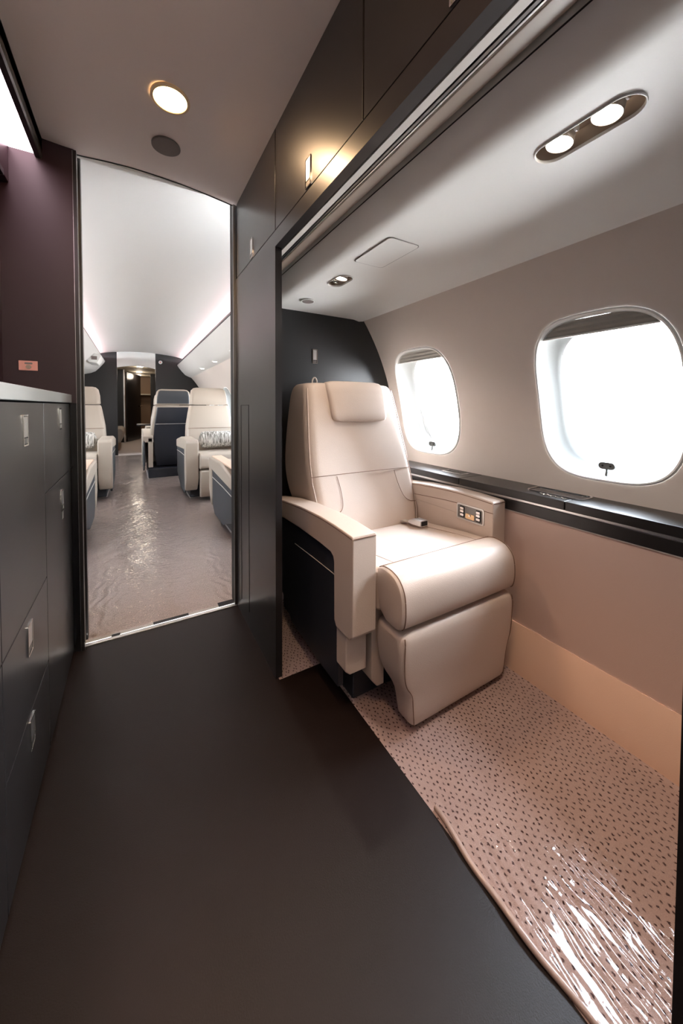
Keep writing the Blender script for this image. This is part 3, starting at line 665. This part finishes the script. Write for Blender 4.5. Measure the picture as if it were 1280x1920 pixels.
# seat belt buckle lying on the cushion
t = root('seat_belt', (1.02, 1.07, .445), 'grey belt end with a silver buckle on the beige chair cushion', 'seat belt')
bm = B(); prism(bm, [(1.10, .447), (1.135, .449), (1.135, .434), (1.10, .430)], 'x', 1.00, 1.046)
bm.free(); bm = B(); R_ = []
for y, z, hw, hh in ((1.085, .451, .015, .005), (1.078, .452, .020, .010)): pass
loft(bm, [[(1.022+u, 1.040, .4555+v) for u, v in rrect(.021, .0125, .003)], [(1.018+u, 1.085, .4545+v) for u, v in rrect(.021, .012, .003)], [(1.016+u, 1.11, .449+v) for u, v in rrect(.017, .005, .002)]]); bk_ = obj('buckle', bm, 'brushed', t)
bm = B(); loft(bm, [[(1.022+u, 1.0385, .4555+v) for u, v in rrect(.016, .009, .002)], [(1.022+u, 1.0405, .4555+v) for u, v in rrect(.016, .009, .002)]]); obj('slot', bm, 'rubber', bk_)
bm = B(); prism(bm, [(1.10, .450), (1.14, .442), (1.165, .436), (1.165, .431), (1.14, .437), (1.10, .445)], 'x', 1.000, 1.032); obj('webbing', bm, 'leather_cream', t)

# ------------------------------------------------------------ main cabin shell
YL = [2.42+.78*i for i in range(7)]
for nm, side in (('wall_cabin_right', 1), ('wall_cabin_left', -1)):
    sidewall(nm, side, YL, YD+.03, YF, .62, 1.55)
k0 = 4
for side in (1, -1):
    for y in YL: window(k0, side, y, detail=False); k0 += 1
for nm, s in (('wall_cabin_right_lower', 1), ('wall_cabin_left_lower', -1)):
    bm = B(); a, b = FX+s*1.165, FX+s*1.27; box(bm, min(a, b), max(a, b), YD+.03, YF, 0, .60); struct(nm, bm, 'wall_low', smooth=False)
    bm = B(); a, b = FX+s*1.07, FX+s*1.26; box(bm, min(a, b), max(a, b), YD+.03, YF, .595, .63); struct('trim_%d' % (12+s), bm, 'lacquer', smooth=False)
# arched ceiling
CC = .155
bm = B(); P1 = []; P2 = []
for i in range(41):
    t_ = -1+2*i/40; x = CC+.85*t_; z = 1.966-.09*t_*t_-.05*t_**8; P1.append((x, z)); P2.append((x, z+.03))
prism(bm, P1+P2[::-1], 'y', YD+.03, YF+.0); struct('ceiling_cabin', bm, 'cabin_ceiling')
for s in (1, -1):
    X_ = lambda d: CC+s*d
    bm = B(); prism(bm, [(X_(.608), 1.762), (X_(.645), 1.825), (X_(.662), 1.820), (X_(.625), 1.752)], 'y', YD+.03, YF); struct('trim_%d' % (15+s), bm, 'leather_grey', smooth=False)
    wl = wx(1.50, s)
    bm = B(); pf = [(X_(.612), 1.755), (X_(.63), 1.72), (X_(.70), 1.63), (X_(.76), 1.565), (X_(.83), 1.53), (X_(.93), 1.505), (X_(.975), 1.492), (wl, 1.50), (wl, 1.60), (X_(.66), 1.79)]
    prism(bm, pf, 'y', YD+.03, YF); struct('ceiling_valance_%s' % ('right' if s > 0 else 'left'), bm, 'valance')
    bm = B(); a, b = X_(.672), X_(.71); box(bm, min(a, b), max(a, b), YD+.06, YF-.05, 1.800, 1.805); o = obj('cove_light', bm, 'cove_light', smooth=False, origin=(X_(.69), 4.5, 1.80)); tag(o, 'pinkish %s cove light strip hidden above the cabin valance' % ('right' if s > 0 else 'left'), 'light')
    bm = B(); a, b = X_(.66), X_(1.0); box(bm, min(a, b), max(a, b), YD+.03, YF, 1.786, 1.799); struct('trim_%d' % (18+s), bm, 'valance', smooth=False)
    for yy, kk in ((3.9, 0), (4.9, 1), (5.9, 2)):
        t = root('cabin_lamp', (X_(.80), yy, 1.535), ['nearest', 'middle', 'farthest'][kk]+' small lit lamp under the %s cabin valance' % ('right' if s > 0 else 'left'), 'light')
        bm = B(); disc(bm, (X_(.80), yy, 1.532), .045, 'z', .012, 20); obj('bezel', bm, 'white', t)
        bm = B(); disc(bm, (X_(.80), yy, 1.5305), .026, 'z', .003, 20); obj('lens', bm, 'lamp_spot', t)
# cabin side of the divider, left of the door
# far bulkhead with doorway and header
bm = B(); box(bm, -1.12, -.272, YF, YF+.05, 0, 1.60); box(bm, -.90, -.272, YF, YF+.05, 1.60, 2.0); struct('wall_far_left', bm, 'lacquer_matt', smooth=False)
bm = B(); box(bm, .372, 1.36, YF, YF+.05, 0, 1.60); box(bm, .372, 1.06, YF, YF+.05, 1.60, 2.0); struct('wall_far_right', bm, 'lacquer_matt', smooth=False)
bm = B(); pt = []
for i in range(13): t_ = -1+2*i/12; pt.append((.05+.322*t_, 1.70-.045*t_*t_))
prism(bm, pt+[(.372, 2.0), (-.272, 2.0)], 'y', YF-.015, YF+.05); struct('wall_far_header', bm, 'white', smooth=False)
t = root('wall_badge', (.46, YF, 1.79), 'small round white badge on the dark far bulkhead', 'badge')
bm = B(); disc(bm, (.462, YF-.012, 1.795), .034, 'y', .012, 24); obj('disc', bm, 'white', t)
bm = B(); disc(bm, (.462, YF-.014, 1.795), .015, 'y', .003, 16); obj('centre', bm, 'copper', t)
# projector-like white monitor unit on left valance
t = root('valance_monitor', (-.5, 6.2, 1.6), 'white hinged monitor housing hanging from the far end of left valance', 'monitor')
bm = B(); prism(bm, [(-.62, 1.64), (-.50, 1.70), (-.40, 1.66), (-.46, 1.55), (-.56, 1.56)], 'y', 6.1, 6.5); obj('housing', bm, 'white', t, bevel=.01)
bm = B(); box(bm, -.53, -.46, 6.095, 6.10, 1.60, 1.65); obj('grille', bm, 'grille', t)

# aft cabin beyond
bm = B(); box(bm, -1.0, -.95, YF+.05, 13, 0, 2.0); struct('wall_aft_cabin_left', bm, 'lacquer_matt', smooth=False)
bm = B(); box(bm, 1.0, 1.05, YF+.05, 13, 0, 2.0); struct('wall_aft_cabin_right', bm, 'brown', smooth=False)
bm = B(); box(bm, -1.0, 1.05, YF+.05, 13, 1.86, 1.9); struct('ceiling_aft_cabin', bm, 'beige_panel', smooth=False)
bm = B(); box(bm, -1.0, 1.05, 12.8, 12.85, 0, 1.9); struct('wall_lavatory', bm, 'brown', smooth=False)
bm = B(); box(bm, -.95, -.215, 10.4, 10.45, 0, 1.86); struct('wall_aft_cabin_partition', bm, 'lacquer_matt', smooth=False)
bm = B(); box(bm, -.232, -.205, 10.37, 10.46, 0, 1.86); struct('trim_20', bm, 'brushed', smooth=False)
t = root('door_2', (-.19, 10.5, 0), kind='structure')
bm = B(); prism(bm, [(-.19, 10.45), (.13, 11.35), (.165, 11.34), (-.155, 10.44)], 'z', .01, 1.80); d = obj('door_leaf', bm, 'lacquer', t)
bm = B(); tube(bm, [(.10, 11.22, .93), (.15, 11.17, .93), (.19, 11.2, .93)], .02); obj('door_handle', bm, 'chrome', t)
bm = B(); box(bm, .13, 1.0, 12.5, 12.8, 1.28, 1.32); struct('trim_21', bm, 'beige_panel', smooth=False)
bm = B(); box(bm, .42, 1.0, 11.4, 11.45, 0, 1.86); struct('wall_aft_cabin_partition_right', bm, 'lacquer_matt', smooth=False)
for i, (y, lab) in enumerate(((8.6, 'nearest of the small lamps on the far corridor ceiling'), (9.4, 'middle small lamp on the far corridor ceiling'), (10.9, 'small lamp on the ceiling over the far open door'), (12.0, 'farthest small corridor ceiling lamp'))):
    o = obj('corridor_lamp', disc(B(), (.13, y, 1.850), .06, 'z', .009, 20), 'lamp_spot', origin=(.13, y, 1.85)); tag(o, lab, 'light')
    L = bpy.data.lights.new('corridor_glow', 'POINT'); L.energy = 2; L.color = (1, .85, .68); L.shadow_soft_size = .08
    lo = bpy.data.objects.new('corridor_glow', L); C.objects.link(lo); lo.location = (.13, y, 1.74)
t = root('divan', (-.40, 8.9, 0), 'cream divan end seen low beyond the far doorway', 'divan')
bm = B(); prism(bm, [(-.75, .18), (-.75, .46), (-.24, .46), (-.19, .40), (-.20, .28), (-.26, .16)], 'y', 8.5, 9.7); obj('seat', bm, 'leather_cream', t, bevel=.03)
bm = B(); box(bm, -.75, -.28, 8.55, 9.65, 0, .18); obj('base', bm, 'brown', t)
bm = B(); box(bm, -.9, -.5, 8.5, 9.7, .3, .85); obj('backrest', bm, 'leather_cream', t, bevel=.05)

# ------------------------------------------------------------ cabin seats
def cabin_seat(loc, facing, label, armz=.60, cream=True, rot=0, near=False):
    """built facing -y about the origin: arm fronts at y=0, back at y~.95"""
    t = root('club_armchair', (0, 0, 0), label, 'armchair')
    body = 'leather_cream'
    bm = B(); box(bm, -.30, .30, .18, .85, 0, .12); obj('base', bm, 'leather_dark', t, bevel=.01)
    for s in (-1, 1):
        a, b = sorted((s*.24, s*.36))
        bm = B(); prism(bm, [(0, .22), (.0, armz-.02), (.02, armz), (.45, armz+.005), (.85, armz-.05), (.85, armz-.14), (.12, armz-.10), (.12, .17), (.09, .09)], 'x', a, b); ar = obj('armrest', bm, body, t, bevel=.018, seg=3)
        a2, b2 = sorted((s*.335, s*.352))
        bm = B(); prism(bm, [(.11, .12), (.11, armz-.07), (.85, armz-.11), (.85, .16), (.5, .05), (.2, .05)], 'x', a2, b2); sd = obj('side_panel', bm, 'leather_grey', t, bevel=.003)
        bm = B(); xs = s*.353; tube(bm, [(xs, .12, armz-.16), (xs, .5, armz-.165), (xs, .85, armz-.18)], .003); obj('piping', bm, 'seam_light', sd)
        a3, b3 = sorted((s*.245, s*.30)); bm = B(); box(bm, a3, b3, .05, .85, .14, armz-.08); obj('inner_panel', bm, body, t, bevel=.004)
        if near:
            bm = B(); a4, b4 = sorted((s*.258, s*.342)); box(bm, a4, b4, .04, .8, armz-.004, armz+.008); obj('arm_pad', bm, 'leather_pink', t, bevel=.006)
    bm = B(); prism(bm, [(-.02, .31), (-.045, .33), (-.05, .41), (-.03, .455), (.02, .468), (.3, .45), (.62, .43), (.62, .31)], 'x', -.236, .236); obj('seat_cushion', bm, body, t, bevel=.02, seg=3)
    bm = B(); prism(bm, [(-.045, .302), (-.045, .09), (-.02, .04), (.03, .03), (.05, .302)], 'x', -.232, .232); obj('leg_rest', bm, body, t, bevel=.015, seg=3)
    pr = [(.40, .58, .20, .14), (.46, .60, .255, .18), (.56, .63, .272, .2), (.70, .68, .262, .19), (.85, .73, .236, .16), (.925, .75, .222, .14), (.94, .757, .212, .12)]
    def ringy(z, y, hw, th, r=.04): return [(u, y+th/2+v, z) for u, v in rrect(hw, th/2, min(r, th/2-.002), 5)]
    bm = B(); loft(bm, [ringy(*p) for p in pr]); bk2 = obj('backrest', bm, body, t)
    hp = [(.948, .757, .205, .11), (.958, .752, .216, .13), (1.05, .772, .21, .125), (1.12, .79, .195, .11), (1.145, .80, .170, .085), (1.152, .81, .14, .05)]
    bm = B(); loft(bm, [ringy(*p) for p in hp]); obj('headrest', bm, body, t)
    bm = B(); tube(bm, [(-.255, .655-.003, .68), (0, .668, .68), (.255, .655-.003, .68)], .002); obj('seam', bm, 'seam', bk2)
    # dark leather back shell
    sh = [(.14, .70, .20), (.30, .765, .226), (.56, .80, .236), (.70, .845, .226), (.85, .868, .205), (.915, .872, .195)]
    bm = B(); loft(bm, [[(u, y+.018+v, z) for u, v in rrect(hw, .022, .02, 4)] for z, y, hw in sh]); shl = obj('back_shell', bm, 'leather_dark', t)
    bm = B(); tube(bm, [(-.215, .887, .70), (.215, .887, .70)], .003); obj('piping', bm, 'seam_light', shl)
    bm = B(); loft(bm, [[(u, y+v, z) for u, v in rrect(hw, .02, .018, 4)] for z, y, hw in ((.965, .872, .198), (1.05, .888, .193), (1.115, .892, .178), (1.132, .886, .16))]); obj('headrest_shell', bm, 'leather_grey', t)
    t.location = loc; t.rotation_euler = (0, 0, rot+(0 if facing < 0 else PI)); return t
def pillow(loc, label, hw=.19, rot=0):
    bm = B(); R_ = []
    for i in range(13):
        a = -1+2*i/12; s = (1-abs(a)**9)**.4 if abs(a) < 1 else .12; s = max(s, .12)
        R_.append([(hw*a, .055*s*math.cos(k_*PI/8)*(1), .095*s*(abs(math.sin(k_*PI/8))**.8*math.copysign(1, math.sin(k_*PI/8)))) for k_ in range(16)])
    loft(bm, R_); o = obj('lumbar_pillow', bm, 'pillow'); o.location = loc; o.rotation_euler = (-.25, 0, rot); tag(o, label, 'pillow')
cabin_seat((.785, 3.60, 0), -1, 'cream forward seat right of the aisle with streaked pillow', rot=0)
pillow((.82, 4.125, .555), 'grey streaked lumbar pillow on the cream seat right of the aisle', .20)
cabin_seat((-.555, 4.05, 0), -1, 'cream seat left of the aisle with streaked pillow, facing the camera')
pillow((-.55, 4.575, .555), 'grey streaked lumbar pillow on the cream seat left of the aisle', .20)
cabin_seat((.915, 3.14, 0), 1, 'near right seat seen past the doorway as a grey sided peach topped armrest', armz=.50, near=True)
cabin_seat((-.635, 3.50, 0), 1, 'near left seat seen past the doorway as a grey sided peach topped armrest', armz=.485, near=True)
cabin_seat((.45, 5.90, 0), 1, 'navy backed seat turned away from the camera in mid cabin')
cabin_seat((.52, 6.25, 0), -1, 'cream seat partly hidden behind the navy backed seat')
t = root('folding_table', (.22, 6.2, .6), 'small black folding table beyond the navy backed seat', 'table')
bm = B(); box(bm, .03, .55, 5.95, 6.25, .635, .655); obj('tabletop', bm, 'black_gloss', t, bevel=.004)
bm = B(); box(bm, .45, .52, 6.05, 6.12, .0, .635); obj('support', bm, 'gunmetal', t)

# ------------------------------------------------------------ window portals
def portal(x, y, side):
    L = bpy.data.lights.new('window_portal', 'AREA'); L.shape = 'RECTANGLE'; L.size = .50; L.size_y = .38
    L.cycles.is_portal = True
    o = bpy.data.objects.new('window_portal', L); C.objects.link(o); o.location = (x, y, WZ0+.01)
    o.rotation_euler = (0, side*PI/2, 0)
    return o
for y in YW: portal(wx(WZ0, 1)+.135, y, 1)
for y in YL: portal(wx(WZ0, 1)+.135, y, 1); portal(wx(WZ0, -1)-.135, y, -1)

# ------------------------------------------------------------ groups of repeats
GR = {'overhead_cabinet': 'overhead cabinets along the aisle', 'galley_cabinet': 'galley base cabinets', 'cabin_lamp': 'small lamps under the cabin valances', 'corridor_lamp': 'lamps of the far corridor', 'club_armchair': 'club armchairs in the main cabin', 'lumbar_pillow': 'streaked lumbar pillows', 'reading_light': 'reading light pods', 'ceiling_downlight': 'galley downlights', 'cove_light': 'cove light strips', 'plastic_sheet': 'protective floor films'}
for o in bpy.data.objects:
    if not o.parent and o.name.split('.')[0] in GR and 'label' in o: o['group'] = GR[o.name.split('.')[0]]
